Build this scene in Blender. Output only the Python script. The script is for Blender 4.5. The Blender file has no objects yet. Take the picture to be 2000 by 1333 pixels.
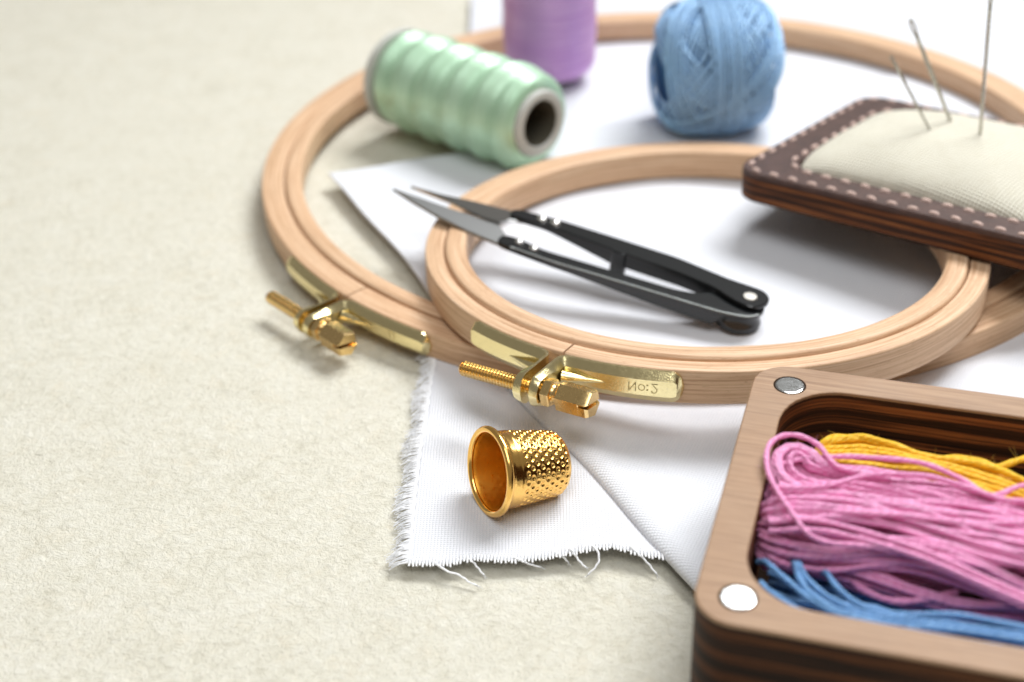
import bpy, math, random
import numpy as np
from mathutils import Matrix, Vector

# ------------------------------------------------------------------ camera, light, exposure
S = 0.001                                   # everything below is written in millimetres
PI = math.pi
rnd = random.Random(11)
nrg = np.random.default_rng(5)
SC = bpy.context.scene
COL = SC.collection

F_PX, CAM_H, PITCH, ROLL = 2815.0, 172.98, 0.558, -0.030
c_, s_ = math.cos(PITCH), math.sin(PITCH)
fw = Vector((0, c_, -s_)); rt0 = Vector((1, 0, 0)); up0 = Vector((0, s_, c_))
rt = rt0 * math.cos(ROLL) + up0 * math.sin(ROLL)
up = up0 * math.cos(ROLL) - rt0 * math.sin(ROLL)
cam_d = bpy.data.cameras.new('camera')
cam = bpy.data.objects.new('camera', cam_d); COL.objects.link(cam)
cam.matrix_world = Matrix(((rt.x, up.x, -fw.x, 0), (rt.y, up.y, -fw.y, 0), (rt.z, up.z, -fw.z, CAM_H * S), (0, 0, 0, 1)))
cam_d.sensor_width = 36.0
cam_d.lens = F_PX / 2000 * 36
cam_d.clip_start = 0.01; cam_d.clip_end = 50
cam_d.dof.use_dof = True
cam_d.dof.focus_distance = 0.274
cam_d.dof.aperture_fstop = 11.5
SC.camera = cam

world = bpy.data.worlds.new('World'); SC.world = world
world.use_nodes = True
bg = world.node_tree.nodes['Background']
bg.inputs[0].default_value = (1.0, 0.95, 0.88, 1); bg.inputs[1].default_value = 0.21

def area(name, az, el, dist, size, power, color, target=(20, 270, 5), size_y=None):
    """az: degrees from +y towards +x"""
    d = Vector((math.sin(math.radians(az)) * math.cos(math.radians(el)), math.cos(math.radians(az)) * math.cos(math.radians(el)), math.sin(math.radians(el))))
    l = bpy.data.lights.new(name, 'AREA'); l.energy = power; l.color = color
    l.shape = 'RECTANGLE'; l.size = size; l.size_y = size_y or size
    o = bpy.data.objects.new(name, l); COL.objects.link(o)
    o.location = Vector(target) * S + d * dist
    o.rotation_euler = d.to_track_quat('Z', 'Y').to_euler()
    return o
key = area('key_softbox', 32, 52, 1.25, 0.72, 6.6, (0.955, 0.975, 1.0), (70, 170, 5), 0.44)
key.data.spread = math.radians(105)             # gridded softbox: falls off towards the far left
area('overhead_fill', 170, 74, 0.75, 0.45, 2.6, (0.96, 0.98, 1.0), (20, 150, 0))  # added fill lamp, brightens the foreground

SC.view_settings.view_transform = 'Standard'
SC.view_settings.look = 'None'
SC.view_settings.exposure = 0.08
SC.view_settings.gamma = 1.0
SC.view_settings.use_curve_mapping = False
SC.render.engine = 'CYCLES'
SC.cycles.max_bounces = 10
SC.cycles.sample_clamp_indirect = 6.0

# ------------------------------------------------------------------ material helpers
class NT:
    def __init__(s, name):
        s.m = bpy.data.materials.new(name); s.m.use_nodes = True
        s.t = s.m.node_tree; s.t.nodes.clear()
        s.out = s.n('ShaderNodeOutputMaterial')
        s.b = s.n('ShaderNodeBsdfPrincipled'); s.link(s.b.outputs[0], s.out.inputs[0])
    def n(s, typ, **kw):
        x = s.t.nodes.new(typ)
        for k, v in kw.items(): setattr(x, k, v)
        return x
    def link(s, a, b): s.t.links.new(a, b)
    def put(s, sock, v):
        if isinstance(v, bpy.types.NodeSocket): s.link(v, sock)
        elif isinstance(v, tuple) and len(v) == 3 and sock.type == 'RGBA': sock.default_value = (*v, 1)
        else: sock.default_value = v
    def set(s, **kw):
        names = dict(base='Base Color', rough='Roughness', metal='Metallic', spec='Specular IOR Level', normal='Normal', sheen='Sheen Weight',
                     sheen_r='Sheen Roughness', sss='Subsurface Weight', coat='Coat Weight', aniso='Anisotropic', trans='Transmission Weight', sheen_t='Sheen Tint', coat_r='Coat Roughness')
        for k, v in kw.items(): s.put(s.b.inputs[names[k]], v)
        return s
    def math(s, op, a, b=0.0, c=0.0):
        x = s.n('ShaderNodeMath', operation=op)
        for i, v in enumerate((a, b, c)): s.put(x.inputs[i], v)
        return x.outputs[0]
    def coords(s, kind='Object', scale=1.0, rot=0.0):
        tc = s.n('ShaderNodeTexCoord'); mp = s.n('ShaderNodeMapping')
        s.link(tc.outputs[kind], mp.inputs[0])
        mp.inputs['Scale'].default_value = (scale,) * 3 if not isinstance(scale, tuple) else scale
        mp.inputs['Rotation'].default_value = (0, 0, rot)
        return mp.outputs[0]
    def noise(s, vec, scale, detail=3.0, rough=0.55, dist=0.0):
        x = s.n('ShaderNodeTexNoise'); s.link(vec, x.inputs['Vector'])
        x.inputs['Scale'].default_value = scale; x.inputs['Detail'].default_value = detail
        x.inputs['Roughness'].default_value = rough; x.inputs['Distortion'].default_value = dist
        return x.outputs['Fac']
    def scaled(s, vec, sx, sy, sz=1.0):
        mp = s.n('ShaderNodeMapping'); s.link(vec, mp.inputs[0]); mp.inputs['Scale'].default_value = (sx, sy, sz)
        return mp.outputs[0]
    def ramp(s, fac, stops):
        x = s.n('ShaderNodeValToRGB'); s.link(fac, x.inputs[0])
        e = x.color_ramp.elements
        while len(e) < len(stops): e.new(0.5)
        for el, (p, c) in zip(e, stops):
            el.position = p; el.color = (*c, 1) if len(c) == 3 else c
        return x.outputs[0]
    def remap(s, fac, a, b, c=0.0, d=1.0):
        x = s.n('ShaderNodeMapRange'); s.link(fac, x.inputs[0])
        for i, v in enumerate((a, b, c, d)): x.inputs[i + 1].default_value = v
        return x.outputs[0]
    def mix(s, fac, a, b, blend='MIX'):
        x = s.n('ShaderNodeMix', data_type='RGBA', blend_type=blend)
        s.put(x.inputs[0], fac); s.put(x.inputs[6], a); s.put(x.inputs[7], b)
        return x.outputs[2]
    def bump(s, h, dist_mm, strength=1.0, normal=None):
        x = s.n('ShaderNodeBump'); s.link(h, x.inputs['Height'])
        x.inputs['Distance'].default_value = dist_mm * S; x.inputs['Strength'].default_value = strength
        if normal is not None: s.link(normal, x.inputs['Normal'])
        return x.outputs[0]

MM = 1000.0     # object coordinates (m) to millimetres

def mat_table():
    k = NT('table_surface'); p = k.coords('Object', MM)
    big = k.noise(p, 0.09, 5, 0.65); mid = k.noise(p, 0.46, 6, 0.72, 0.4); fine = k.noise(p, 1.3, 5, 0.65, 0.6)
    m2 = k.math('ADD', k.math('MULTIPLY', mid, 0.68), k.math('MULTIPLY', big, 0.32))
    base = k.ramp(m2, [(0.33, (0.625, 0.588, 0.470)), (0.48, (0.74, 0.706, 0.588)), (0.63, (0.795, 0.766, 0.660))])
    warm = k.remap(k.noise(k.scaled(p, 1.0, 1.0, 1.0), 0.16, 5, 0.72), 0.54, 0.72)
    base = k.mix(k.math('MULTIPLY', warm, 0.5), base, (0.76, 0.69, 0.54))
    grey = k.remap(k.noise(k.scaled(p, 0.6, 0.9), 0.31, 4, 0.7), 0.58, 0.72)
    base = k.mix(k.math('MULTIPLY', grey, 0.22), base, (0.58, 0.57, 0.50))
    fleck = k.remap(k.noise(k.scaled(p, 0.30, 1.15), 0.85, 5, 0.72, 1.6), 0.265, 0.32, 1.0, 0.0)     # sparse fine cracks
    base = k.mix(k.math('MULTIPLY', fleck, 0.55), base, (0.36, 0.34, 0.27))
    speck = k.remap(k.noise(p, 2.1, 2, 0.5), 0.74, 0.78)
    base = k.mix(k.math('MULTIPLY', speck, 0.5), base, (0.50, 0.36, 0.22))
    h = k.math('ADD', k.math('MULTIPLY', fine, 0.6), k.math('MULTIPLY', mid, 0.8))
    h = k.math('SUBTRACT', h, k.math('MULTIPLY', fleck, 0.35))
    k.set(base=base, rough=0.9, spec=0.12, normal=k.bump(h, 1.0, 0.85))
    return k.m

def mat_linen(name, rot, pitch=0.62):
    k = NT(name); p = k.coords('Object', MM / pitch, rot)
    w = k.n('ShaderNodeTexNoise'); k.link(p, w.inputs['Vector']); w.inputs['Scale'].default_value = 0.25; w.inputs['Detail'].default_value = 3
    off = k.n('ShaderNodeVectorMath', operation='MULTIPLY_ADD'); k.link(w.outputs['Color'], off.inputs[0]); off.inputs[1].default_value = (0.55,) * 3; k.link(p, off.inputs[2])
    sp = k.n('ShaderNodeSeparateXYZ'); k.link(off.outputs[0], sp.inputs[0])
    su = k.math('SINE', k.math('MULTIPLY', sp.outputs[0], PI)); sv = k.math('SINE', k.math('MULTIPLY', sp.outputs[1], PI))
    A = k.math('ABSOLUTE', su); B = k.math('ABSOLUTE', sv)
    chk = k.math('GREATER_THAN', k.math('MULTIPLY', su, sv), 0.0)
    ha = k.math('MULTIPLY', k.math('POWER', A, 0.6), k.math('MULTIPLY_ADD', B, 0.6, 0.4))
    hb = k.math('MULTIPLY', k.math('POWER', B, 0.6), k.math('MULTIPLY_ADD', A, 0.6, 0.4))
    mx = k.n('ShaderNodeMix'); k.put(mx.inputs[0], chk); k.link(hb, mx.inputs[2]); k.link(ha, mx.inputs[3])
    h = mx.outputs[0]
    slub = k.noise(p, 0.5, 4, 0.6)
    hole = k.remap(h, 0.02, 0.30, 1.0, 0.0)
    base = k.mix(k.math('MULTIPLY', hole, 0.5), (0.91, 0.92, 0.955), (0.58, 0.58, 0.63))
    base = k.mix(k.math('MULTIPLY', k.remap(slub, 0.35, 0.75), 0.10), base, (0.74, 0.74, 0.78))
    k.set(base=base, rough=0.9, spec=0.12, normal=k.bump(h, 0.18, 0.85), sheen=0.08)
    tr = k.n('ShaderNodeBsdfTranslucent'); tr.inputs[0].default_value = (0.8, 0.8, 0.82, 1)
    mxs = k.n('ShaderNodeMixShader'); mxs.inputs[0].default_value = 0.12
    k.link(k.b.outputs[0], mxs.inputs[1]); k.link(tr.outputs[0], mxs.inputs[2]); k.link(mxs.outputs[0], k.out.inputs[0])
    return k.m

def mat_yarn_white():
    k = NT('white_yarn'); uv = k.coords('UV'); sp = k.n('ShaderNodeSeparateXYZ'); k.link(uv, sp.inputs[0])
    w = k.math('SINE', k.math('MULTIPLY', k.math('ADD', k.math('MULTIPLY', sp.outputs[0], 2.0), k.math('DIVIDE', sp.outputs[1], 1.1)), 2 * PI))
    k.set(base=(0.95, 0.955, 0.975), rough=0.9, spec=0.1, normal=k.bump(w, 0.05, 0.4), sss=0.5)
    k.b.inputs['Subsurface Radius'].default_value = (0.0006, 0.0006, 0.0006); k.b.inputs['Subsurface Scale'].default_value = 1.0
    return k.m

def mat_beech(name, seed=0.0):
    k = NT(name); uv = k.coords('UV'); mp = k.n('ShaderNodeMapping'); k.link(uv, mp.inputs[0]); mp.inputs['Location'].default_value = (seed * 37, seed * 11, seed); uv = mp.outputs[0]
    streak = k.noise(k.scaled(uv, 0.035, 1.6), 1.0, 5, 0.65)
    broad = k.noise(k.scaled(uv, 0.02, 0.12), 1.0, 3)
    base = k.ramp(streak, [(0.35, (0.44, 0.25, 0.135)), (0.5, (0.66, 0.435, 0.265)), (0.65, (0.77, 0.555, 0.37))])
    base = k.mix(k.math('MULTIPLY', k.remap(broad, 0.35, 0.7), 0.35), base, (0.70, 0.42, 0.24))
    fleck = k.remap(k.noise(k.scaled(uv, 0.45, 4.2), 1.0, 2, 0.5), 0.62, 0.70)
    base = k.mix(k.math('MULTIPLY', fleck, 0.55), base, (0.36, 0.19, 0.10))
    k.set(base=base, rough=k.remap(streak, 0.2, 0.8, 0.42, 0.6), spec=0.35, normal=k.bump(k.math('ADD', streak, k.math('MULTIPLY', fleck, -0.6)), 0.05, 0.7))
    return k.m

def mat_metal(name, col, rough, bump=0.0, scale=1.2, dirt=None, spots=0.6):
    k = NT(name); p = k.coords('Object', MM)
    n1 = k.noise(p, scale, 4, 0.6)
    base = k.mix(k.math('MULTIPLY', k.remap(n1, 0.5, 0.75), 0.25), col, tuple(c * 0.75 for c in col))
    if dirt:
        d = k.remap(k.noise(p, 0.9, 5, 0.7), spots, spots + 0.12)
        base = k.mix(k.math('MULTIPLY', d, 0.6), base, dirt)
    k.set(base=base, metal=1.0, rough=k.remap(n1, 0.3, 0.7, rough * 0.8, rough * 1.3))
    if bump: k.set(normal=k.bump(k.noise(p, 2.2, 4, 0.6), bump, 0.6))
    return k.m

def mat_plain(name, col, rough=0.5, spec=0.4, metal=0.0, bump=0.0, bscale=2.0, var=0.0):
    k = NT(name); p = k.coords('Object', MM); n1 = k.noise(p, bscale, 4, 0.6)
    base = k.mix(k.math('MULTIPLY', k.remap(n1, 0.35, 0.7), var), col, tuple(c * 0.55 for c in col)) if var else col
    k.set(base=base, rough=rough, spec=spec, metal=metal)
    if bump: k.set(normal=k.bump(n1, bump, 0.8))
    return k.m

def mat_thread(name, col, deep, plies=2.0, pitch=3.0, bump=0.20, sheen=0.2, rough=0.5, spec=0.35, metal=0.0):
    k = NT(name); uv = k.coords('UV'); sp = k.n('ShaderNodeSeparateXYZ'); k.link(uv, sp.inputs[0])
    f = k.noise(k.scaled(uv, 22.0, 0.5), 1.0, 4, 0.65)
    slow = k.noise(k.scaled(uv, 0.6, 0.10), 1.0, 2, 0.5)
    ph = k.math('ADD', k.math('MULTIPLY', sp.outputs[0], plies), k.math('DIVIDE', sp.outputs[1], pitch))
    w = k.math('SINE', k.math('MULTIPLY', k.math('ADD', ph, k.math('MULTIPLY', slow, 1.6)), 2 * PI))
    base = k.mix(k.remap(f, 0.3, 0.72), col, deep)
    h = k.math('ADD', k.math('MULTIPLY', k.math('ABSOLUTE', w), k.remap(slow, 0.3, 0.6, 0.25, 0.9)), k.math('MULTIPLY', f, 0.9))
    k.set(base=base, rough=rough, spec=spec, metal=metal, sheen=sheen, sheen_r=0.4, normal=k.bump(h, bump, 0.8), sss=0.25)
    k.b.inputs['Subsurface Radius'].default_value = (0.0009, 0.0009, 0.0009); k.b.inputs['Subsurface Scale'].default_value = 1.0
    k.b.inputs['Sheen Tint'].default_value = (*col, 1)
    return k.m

def mat_ply(name, period=3.4, dark=1.0):
    k = NT(name); p = k.coords('Object', MM); sp = k.n('ShaderNodeSeparateXYZ'); k.link(p, sp.inputs[0])
    wob = k.noise(k.scaled(p, 0.05, 0.05, 0.4), 1.0, 3)
    z = k.math('DIVIDE', k.math('MULTIPLY_ADD', wob, 1.0, sp.outputs[2]), period)
    st = k.noise(k.scaled(p, 0.035, 0.035, 2.3), 1.0, 4, 0.65)
    band = k.math('SINE', k.math('MULTIPLY', z, 2 * PI))
    mixv = k.math('ADD', k.math('MULTIPLY', band, 0.10), st)
    c = lambda r, g, b: (r * dark, g * dark, b * dark)
    base = k.ramp(mixv, [(0.26, c(0.014, 0.007, 0.005)), (0.46, c(0.045, 0.018, 0.009)), (0.58, c(0.17, 0.055, 0.018)), (0.68, c(0.28, 0.10, 0.030)), (0.82, c(0.08, 0.028, 0.012))])
    k.set(base=base, rough=0.6, spec=0.2, normal=k.bump(st, 0.12, 0.7))
    return k.m

def mat_veneer():
    k = NT('walnut_veneer'); p = k.coords('Object', MM)
    g = k.noise(k.scaled(p, 0.05, 1.5), 1.0, 6, 0.68, 0.3); fine = k.noise(k.scaled(p, 0.35, 6.0), 1.0, 3, 0.6); blot = k.noise(p, 0.08, 3)
    base = k.ramp(g, [(0.30, (0.215, 0.115, 0.056)), (0.5, (0.345, 0.205, 0.112)), (0.72, (0.445, 0.285, 0.168))])
    base = k.mix(k.math('MULTIPLY', k.remap(fine, 0.56, 0.70), 0.55), base, (0.25, 0.15, 0.09))
    base = k.mix(k.math('MULTIPLY', k.remap(blot, 0.4, 0.7), 0.25), base, (0.36, 0.245, 0.16))
    k.set(base=base, rough=0.5, spec=0.4, normal=k.bump(k.math('ADD', g, fine), 0.06, 0.7))
    return k.m

def mat_canvas():
    k = NT('cream_canvas'); p = k.coords('UV', 1 / 0.95, 0.12)
    sp = k.n('ShaderNodeSeparateXYZ'); k.link(p, sp.inputs[0])
    A = k.math('ABSOLUTE', k.math('SINE', k.math('MULTIPLY', sp.outputs[0], PI))); B = k.math('ABSOLUTE', k.math('SINE', k.math('MULTIPLY', sp.outputs[1], PI)))
    h = k.math('MULTIPLY', A, B)
    n1 = k.noise(p, 0.35, 4, 0.6)
    base = k.mix(k.remap(h, 0.05, 0.5), (0.50, 0.455, 0.34), (0.85, 0.82, 0.705))
    base = k.mix(k.math('MULTIPLY', k.remap(n1, 0.45, 0.7), 0.3), base, (0.62, 0.57, 0.44))
    k.set(base=base, rough=0.9, spec=0.1, normal=k.bump(h, 0.28, 0.9))
    return k.m

def mat_leather():
    k = NT('brown_leather'); p = k.coords('Object', MM)
    n1 = k.noise(p, 0.25, 4); v = k.n('ShaderNodeTexVoronoi'); k.link(p, v.inputs['Vector']); v.inputs['Scale'].default_value = 1.7
    base = k.ramp(n1, [(0.3, (0.045, 0.020, 0.014)), (0.7, (0.085, 0.040, 0.029))])
    k.set(base=base, rough=0.52, spec=0.45, normal=k.bump(v.outputs['Distance'], 0.12, 0.6))
    return k.m

M = {
    'table': mat_table(), 'linen_low': mat_linen('linen_lower', 0.03, 0.6), 'linen_up': mat_linen('linen_upper', 0.40),
    'yarn': mat_yarn_white(),
    'beech_a': mat_beech('beech_outer', 0.0), 'beech_b': mat_beech('beech_inner', 1.0), 'beech_c': mat_beech('beech_outer_large', 2.0), 'beech_d': mat_beech('beech_inner_large', 3.0),
    'brass': mat_metal('pale_brass', (0.90, 0.77, 0.42), 0.21, 0.06, 1.2, (0.52, 0.46, 0.34), 0.64),
    'brass_gold': mat_metal('golden_brass', (0.86, 0.61, 0.27), 0.23, 0.03, 1.5),
    'stamp': mat_metal('stamped_brass', (0.70, 0.58, 0.30), 0.3),
    'gold': mat_metal('thimble_gold', (1.0, 0.60, 0.17), 0.17, 0.010, 1.3),
    'gold_dull': mat_metal('unpolished_gold', (1.0, 0.60, 0.11), 0.34, 0.02, 1.5),
    'gunmetal': mat_plain('black_steel', (0.008, 0.009, 0.0095), 0.19, 0.55, 0.0, 0.012, 1.5),
    'blade': mat_plain('grey_blade_steel', (0.25, 0.252, 0.246), 0.42, 0.5, 1.0), 'blade_polished': mat_plain('polished_blade_steel', (0.58, 0.585, 0.575), 0.12, 0.5, 1.0),
    'steel': mat_metal('bright_steel', (0.80, 0.79, 0.76), 0.22), 'needle': mat_metal('needle_steel', (0.50, 0.48, 0.43), 0.25),
    'dull_steel': mat_metal('dull_steel', (0.42, 0.40, 0.36), 0.48, 0.03, 3.0),
    'worn_glint': mat_metal('worn_glint_steel', (0.30, 0.32, 0.31), 0.45, 0.02, 2.0),  # worn steel, its paler colour also stands for the edge highlight
    'magnet': mat_metal('nickel_magnet', (0.62, 0.63, 0.62), 0.14, 0.022, 3.0),
    'veneer': mat_veneer(), 'ply': mat_ply('dark_plywood', 4.2, 0.42), 'ply_in': mat_ply('red_plywood', 3.6, 1.25), 'ply_lid': mat_ply('striped_plywood', 2.1, 0.95),
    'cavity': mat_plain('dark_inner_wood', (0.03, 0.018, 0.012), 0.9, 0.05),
    'bore_shade': mat_plain('dark_bore_shade', (0.10, 0.09, 0.065), 0.8, 0.1),  # dark colour that puts shade into the spool bore
    'leather': mat_leather(), 'stitch': mat_plain('stitch_thread', (0.70, 0.51, 0.44), 0.7, 0.2, 0, 0.03, 6.0), 'canvas': mat_canvas(),
    'pink': mat_thread('pink_floss', (0.94, 0.47, 0.69), (0.84, 0.19, 0.47), sheen=0.3, rough=0.42, spec=0.5),
    'yellow': mat_thread('yellow_floss', (0.97, 0.60, 0.035), (0.88, 0.44, 0.012)),
    'blue': mat_thread('blue_floss', (0.24, 0.47, 0.76), (0.06, 0.19, 0.45), rough=0.42, spec=0.5),
    'ball': mat_thread('pale_blue_yarn', (0.52, 0.76, 1.0), (0.20, 0.44, 0.78), pitch=1.7, sheen=0.3, bump=0.16, rough=0.36, spec=0.7, metal=0.2),
    'ball_core': mat_plain('blue_core', (0.06, 0.16, 0.36), 0.9, 0.1),
    'spool_core': mat_plain('grey_plastic', (0.55, 0.55, 0.50), 0.45, 0.4),
}

def mat_cone(name, col, deep, spec=0.5, rough=0.33):
    k = NT(name); uv = k.coords('UV'); sp = k.n('ShaderNodeSeparateXYZ'); k.link(uv, sp.inputs[0])
    w = k.math('SINE', k.math('MULTIPLY', k.math('ADD', k.math('MULTIPLY', sp.outputs[0], 3.0), k.math('DIVIDE', sp.outputs[1], 0.42)), 2 * PI))
    f = k.noise(k.scaled(uv, 3.0, 2.6), 1.0, 3, 0.6)
    g = k.noise(k.scaled(uv, 2.0, 0.12), 1.0, 2, 0.5)
    base = k.mix(k.remap(f, 0.3, 0.7), col, deep)
    base = k.mix(k.math('MULTIPLY', k.remap(g, 0.4, 0.65), 0.5), base, deep)
    k.set(base=base, rough=rough, spec=spec, metal=0.38, aniso=0.5, sheen=0.2, sheen_r=0.3, normal=k.bump(k.math('ADD', w, f), 0.08, 0.5))
    tg = k.n('ShaderNodeTangent', direction_type='RADIAL', axis='Z'); k.link(tg.outputs[0], k.b.inputs['Tangent'])
    k.b.inputs['Sheen Tint'].default_value = (*col, 1)
    return k.m
M['green'] = mat_cone('mint_thread', (0.68, 0.92, 0.70), (0.42, 0.68, 0.44), 1.0, 0.34)
M['purple'] = mat_cone('lilac_thread', (0.84, 0.53, 0.84), (0.48, 0.21, 0.57), 0.9, 0.34)

# ------------------------------------------------------------------ mesh helpers
class MB:
    def __init__(s): s.v = []; s.f = []; s.uv = []; s.n = 0
    def add(s, V, F, UV=None):
        V = np.asarray(V, float).reshape(-1, 3); b = s.n
        s.v.append(V); s.n += len(V)
        for i, f in enumerate(F):
            s.f.append([b + j for j in f])
            s.uv.append(UV[i] if UV is not None else [(0.0, 0.0)] * len(f))
        return s
    def build(s, name, mat, parent=None, smooth=True, angle=None):
        me = bpy.data.meshes.new(name)
        V = np.concatenate(s.v) * S
        me.from_pydata(V.tolist(), [], s.f)
        lay = me.uv_layers.new(name='UVMap')
        lay.data.foreach_set('uv', np.array([c for f in s.uv for c in f], 'f').ravel())
        me.polygons.foreach_set('use_smooth', [bool(smooth)] * len(me.polygons))
        me.materials.append(mat); me.update()
        if angle is not None: me.set_sharp_from_angle(angle=math.radians(angle))
        o = bpy.data.objects.new(name, me); COL.objects.link(o)
        if parent is not None: o.parent = parent
        return o

def grid_faces(nu, nv, cu=False, cv=False, U=None, W=None):
    """vertices laid out [i*nv + j]; returns faces and uv"""
    F = []; UV = []
    for i in range(nu if cu else nu - 1):
        a = i * nv; b = ((i + 1) % nu) * nv
        for j in range(nv if cv else nv - 1):
            k = (j + 1) % nv
            F.append((a + j, b + j, b + k, a + k))
            if U is not None: UV.append(((U[i], W[j]), (U[i + 1], W[j]), (U[i + 1], W[j + 1]), (U[i], W[j + 1])))
    return F, (UV if U is not None else None)

def smooth_path(P, n):
    """Catmull-Rom through P, n points"""
    P = np.asarray(P, float)
    Q = np.vstack([2 * P[0] - P[1], P, 2 * P[-1] - P[-2]])
    t = np.linspace(0, len(P) - 1, n); i = np.minimum(t.astype(int), len(P) - 2); u = (t - i)[:, None]
    a, b, c, d = Q[i], Q[i + 1], Q[i + 2], Q[i + 3]
    return 0.5 * (2 * b + (c - a) * u + (2 * a - 5 * b + 4 * c - d) * u ** 2 + (3 * b - a - 3 * c + d) * u ** 3)

def tube(mb, P, r, k=7, closed=False, cap=True):
    P = np.asarray(P, float); n = len(P); r = np.broadcast_to(np.asarray(r, float), (n,))
    T = (np.roll(P, -1, 0) - np.roll(P, 1, 0)) if closed else np.gradient(P, axis=0)
    T /= np.linalg.norm(T, axis=1)[:, None] + 1e-12
    a = np.array([0, 0, 1.0]) if abs(T[0][2]) < 0.9 else np.array([1.0, 0, 0])
    N = np.zeros_like(P); N[0] = a - T[0] * (a @ T[0]); N[0] /= np.linalg.norm(N[0])
    for i in range(1, n):
        x = N[i - 1] - T[i] * (N[i - 1] @ T[i]); N[i] = x / (np.linalg.norm(x) + 1e-12)
    B = np.cross(T, N); th = np.arange(k) * 2 * PI / k
    V = P[:, None] + r[:, None, None] * (np.cos(th)[None, :, None] * N[:, None] + np.sin(th)[None, :, None] * B[:, None])
    L = np.concatenate([[0], np.cumsum(np.linalg.norm(np.diff(P, axis=0), axis=1))])
    if closed: L = np.append(L, L[-1] + np.linalg.norm(P[0] - P[-1]))
    F, UV = grid_faces(n, k, closed, True, L, np.linspace(0, 1, k + 1))
    UV = [tuple((w, l) for l, w in q) for q in UV]       # u around, v along
    if cap and not closed:
        F += [tuple(range(k))[::-1], tuple((n - 1) * k + j for j in range(k))]; UV += [[(0, 0)] * k] * 2
    mb.add(V, F, UV)

def lathe(mb, prof, n=96, a0=0.0, a1=2 * PI, closed_prof=False, axis='z', org=(0, 0, 0), uvr=None):
    """prof: (r, z) list; swept about axis"""
    prof = np.asarray(prof, float); m = len(prof); full = abs(a1 - a0 - 2 * PI) < 1e-6
    A = a0 + (a1 - a0) * np.arange(n if full else n + 1) / n
    V = np.zeros((len(A), m, 3))
    V[..., 0] = np.cos(A)[:, None] * prof[None, :, 0]; V[..., 1] = np.sin(A)[:, None] * prof[None, :, 0]; V[..., 2] = prof[None, :, 1]
    if axis == 'x': V = V[..., [2, 0, 1]]
    V = V + np.asarray(org, float)
    pl = np.concatenate([[0], np.cumsum(np.linalg.norm(np.diff(prof, axis=0), axis=1))])
    if closed_prof: pl = np.append(pl, pl[-1] + np.linalg.norm(prof[0] - prof[-1]))
    U = (a0 + (a1 - a0) * np.arange(n + 1) / n) * (uvr if uvr else 1.0 / (2 * PI))
    F, UV = grid_faces(len(A), m, full, closed_prof, U, pl)
    if not full and closed_prof:
        F += [tuple(range(m)), tuple((len(A) - 1) * m + j for j in range(m))[::-1]]; UV += [[(0, 0)] * m] * 2
    mb.add(V.reshape(-1, 3), F, UV)

def rrect_prof(r0, r1, z0, z1, rad, k=4):
    out = []
    for cx, cz, a in ((r1 - rad, z0 + rad, -90), (r1 - rad, z1 - rad, 0), (r0 + rad, z1 - rad, 90), (r0 + rad, z0 + rad, 180)):
        for i in range(k + 1):
            t = math.radians(a + 90 * i / k); out.append((cx + rad * math.cos(t), cz + rad * math.sin(t)))
    return out

def round_rect(x0, x1, y0, y1, r, k=10):
    out = []
    for cx, cy, a in ((x1 - r, y0 + r, -90), (x1 - r, y1 - r, 0), (x0 + r, y1 - r, 90), (x0 + r, y0 + r, 180)):
        for i in range(k + 1):
            t = math.radians(a + 90 * i / k); out.append((cx + r * math.cos(t), cy + r * math.sin(t)))
    return np.array(out)

def prism(mb, poly, z0, z1, cham=0.0):
    """extruded polygon (ccw), optional chamfer on the top edge; z0/z1 scalars or per-vertex arrays"""
    P = np.asarray(poly, float); n = len(P)
    z0 = np.broadcast_to(np.asarray(z0, float), (n,)); z1 = np.broadcast_to(np.asarray(z1, float), (n,))
    rings = [np.column_stack([P, z0])]
    if cham:
        e = np.roll(P, -1, 0) - P; e /= np.linalg.norm(e, axis=1)[:, None] + 1e-9
        nr = np.column_stack([-e[:, 1], e[:, 0]]); nn = nr + np.roll(nr, 1, 0); nn /= np.linalg.norm(nn, axis=1)[:, None] + 1e-9
        rings += [np.column_stack([P, z1 - cham]), np.column_stack([P + nn * cham, z1])]
    else: rings += [np.column_stack([P, z1])]
    V = np.concatenate(rings); F = []
    for k in range(len(rings) - 1):
        for i in range(n):
            j = (i + 1) % n; F.append((k * n + i, k * n + j, (k + 1) * n + j, (k + 1) * n + i))
    F += [tuple(range(n))[::-1], tuple((len(rings) - 1) * n + i for i in range(n))]
    mb.add(V, F)

def empty(name, label, cat, loc=(0, 0, 0), mat3=None, rotz=0.0, group=None):
    o = bpy.data.objects.new(name, None); COL.objects.link(o); o.empty_display_size = 0.01
    if mat3 is not None:
        m = Matrix(mat3).to_4x4(); m.translation = Vector(loc) * S; o.matrix_world = m
    else:
        o.location = Vector(loc) * S; o.rotation_euler = (0, 0, rotz)
    tag(o, label, cat, group); return o
def tag(o, label, cat, group=None):
    o['label'] = label; o['category'] = cat
    if group: o['group'] = group
    return o

def basis(x, z):
    z = Vector(z).normalized(); x = Vector(x); x = (x - z * x.dot(z)).normalized(); y = z.cross(x)
    return ((x.x, y.x, z.x), (x.y, y.y, z.y), (x.z, y.z, z.z))

# ------------------------------------------------------------------ table
TZ = -1.7                                    # the cloth is folded several times, so the table lies a little lower
mb = MB(); mb.add([(-1500, -800, TZ), (1500, -800, TZ), (1500, 2200, TZ), (-1500, 2200, TZ)], [(0, 1, 2, 3)])
t = mb.build('table_surface', M['table'], smooth=False); t['kind'] = 'structure'

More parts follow.
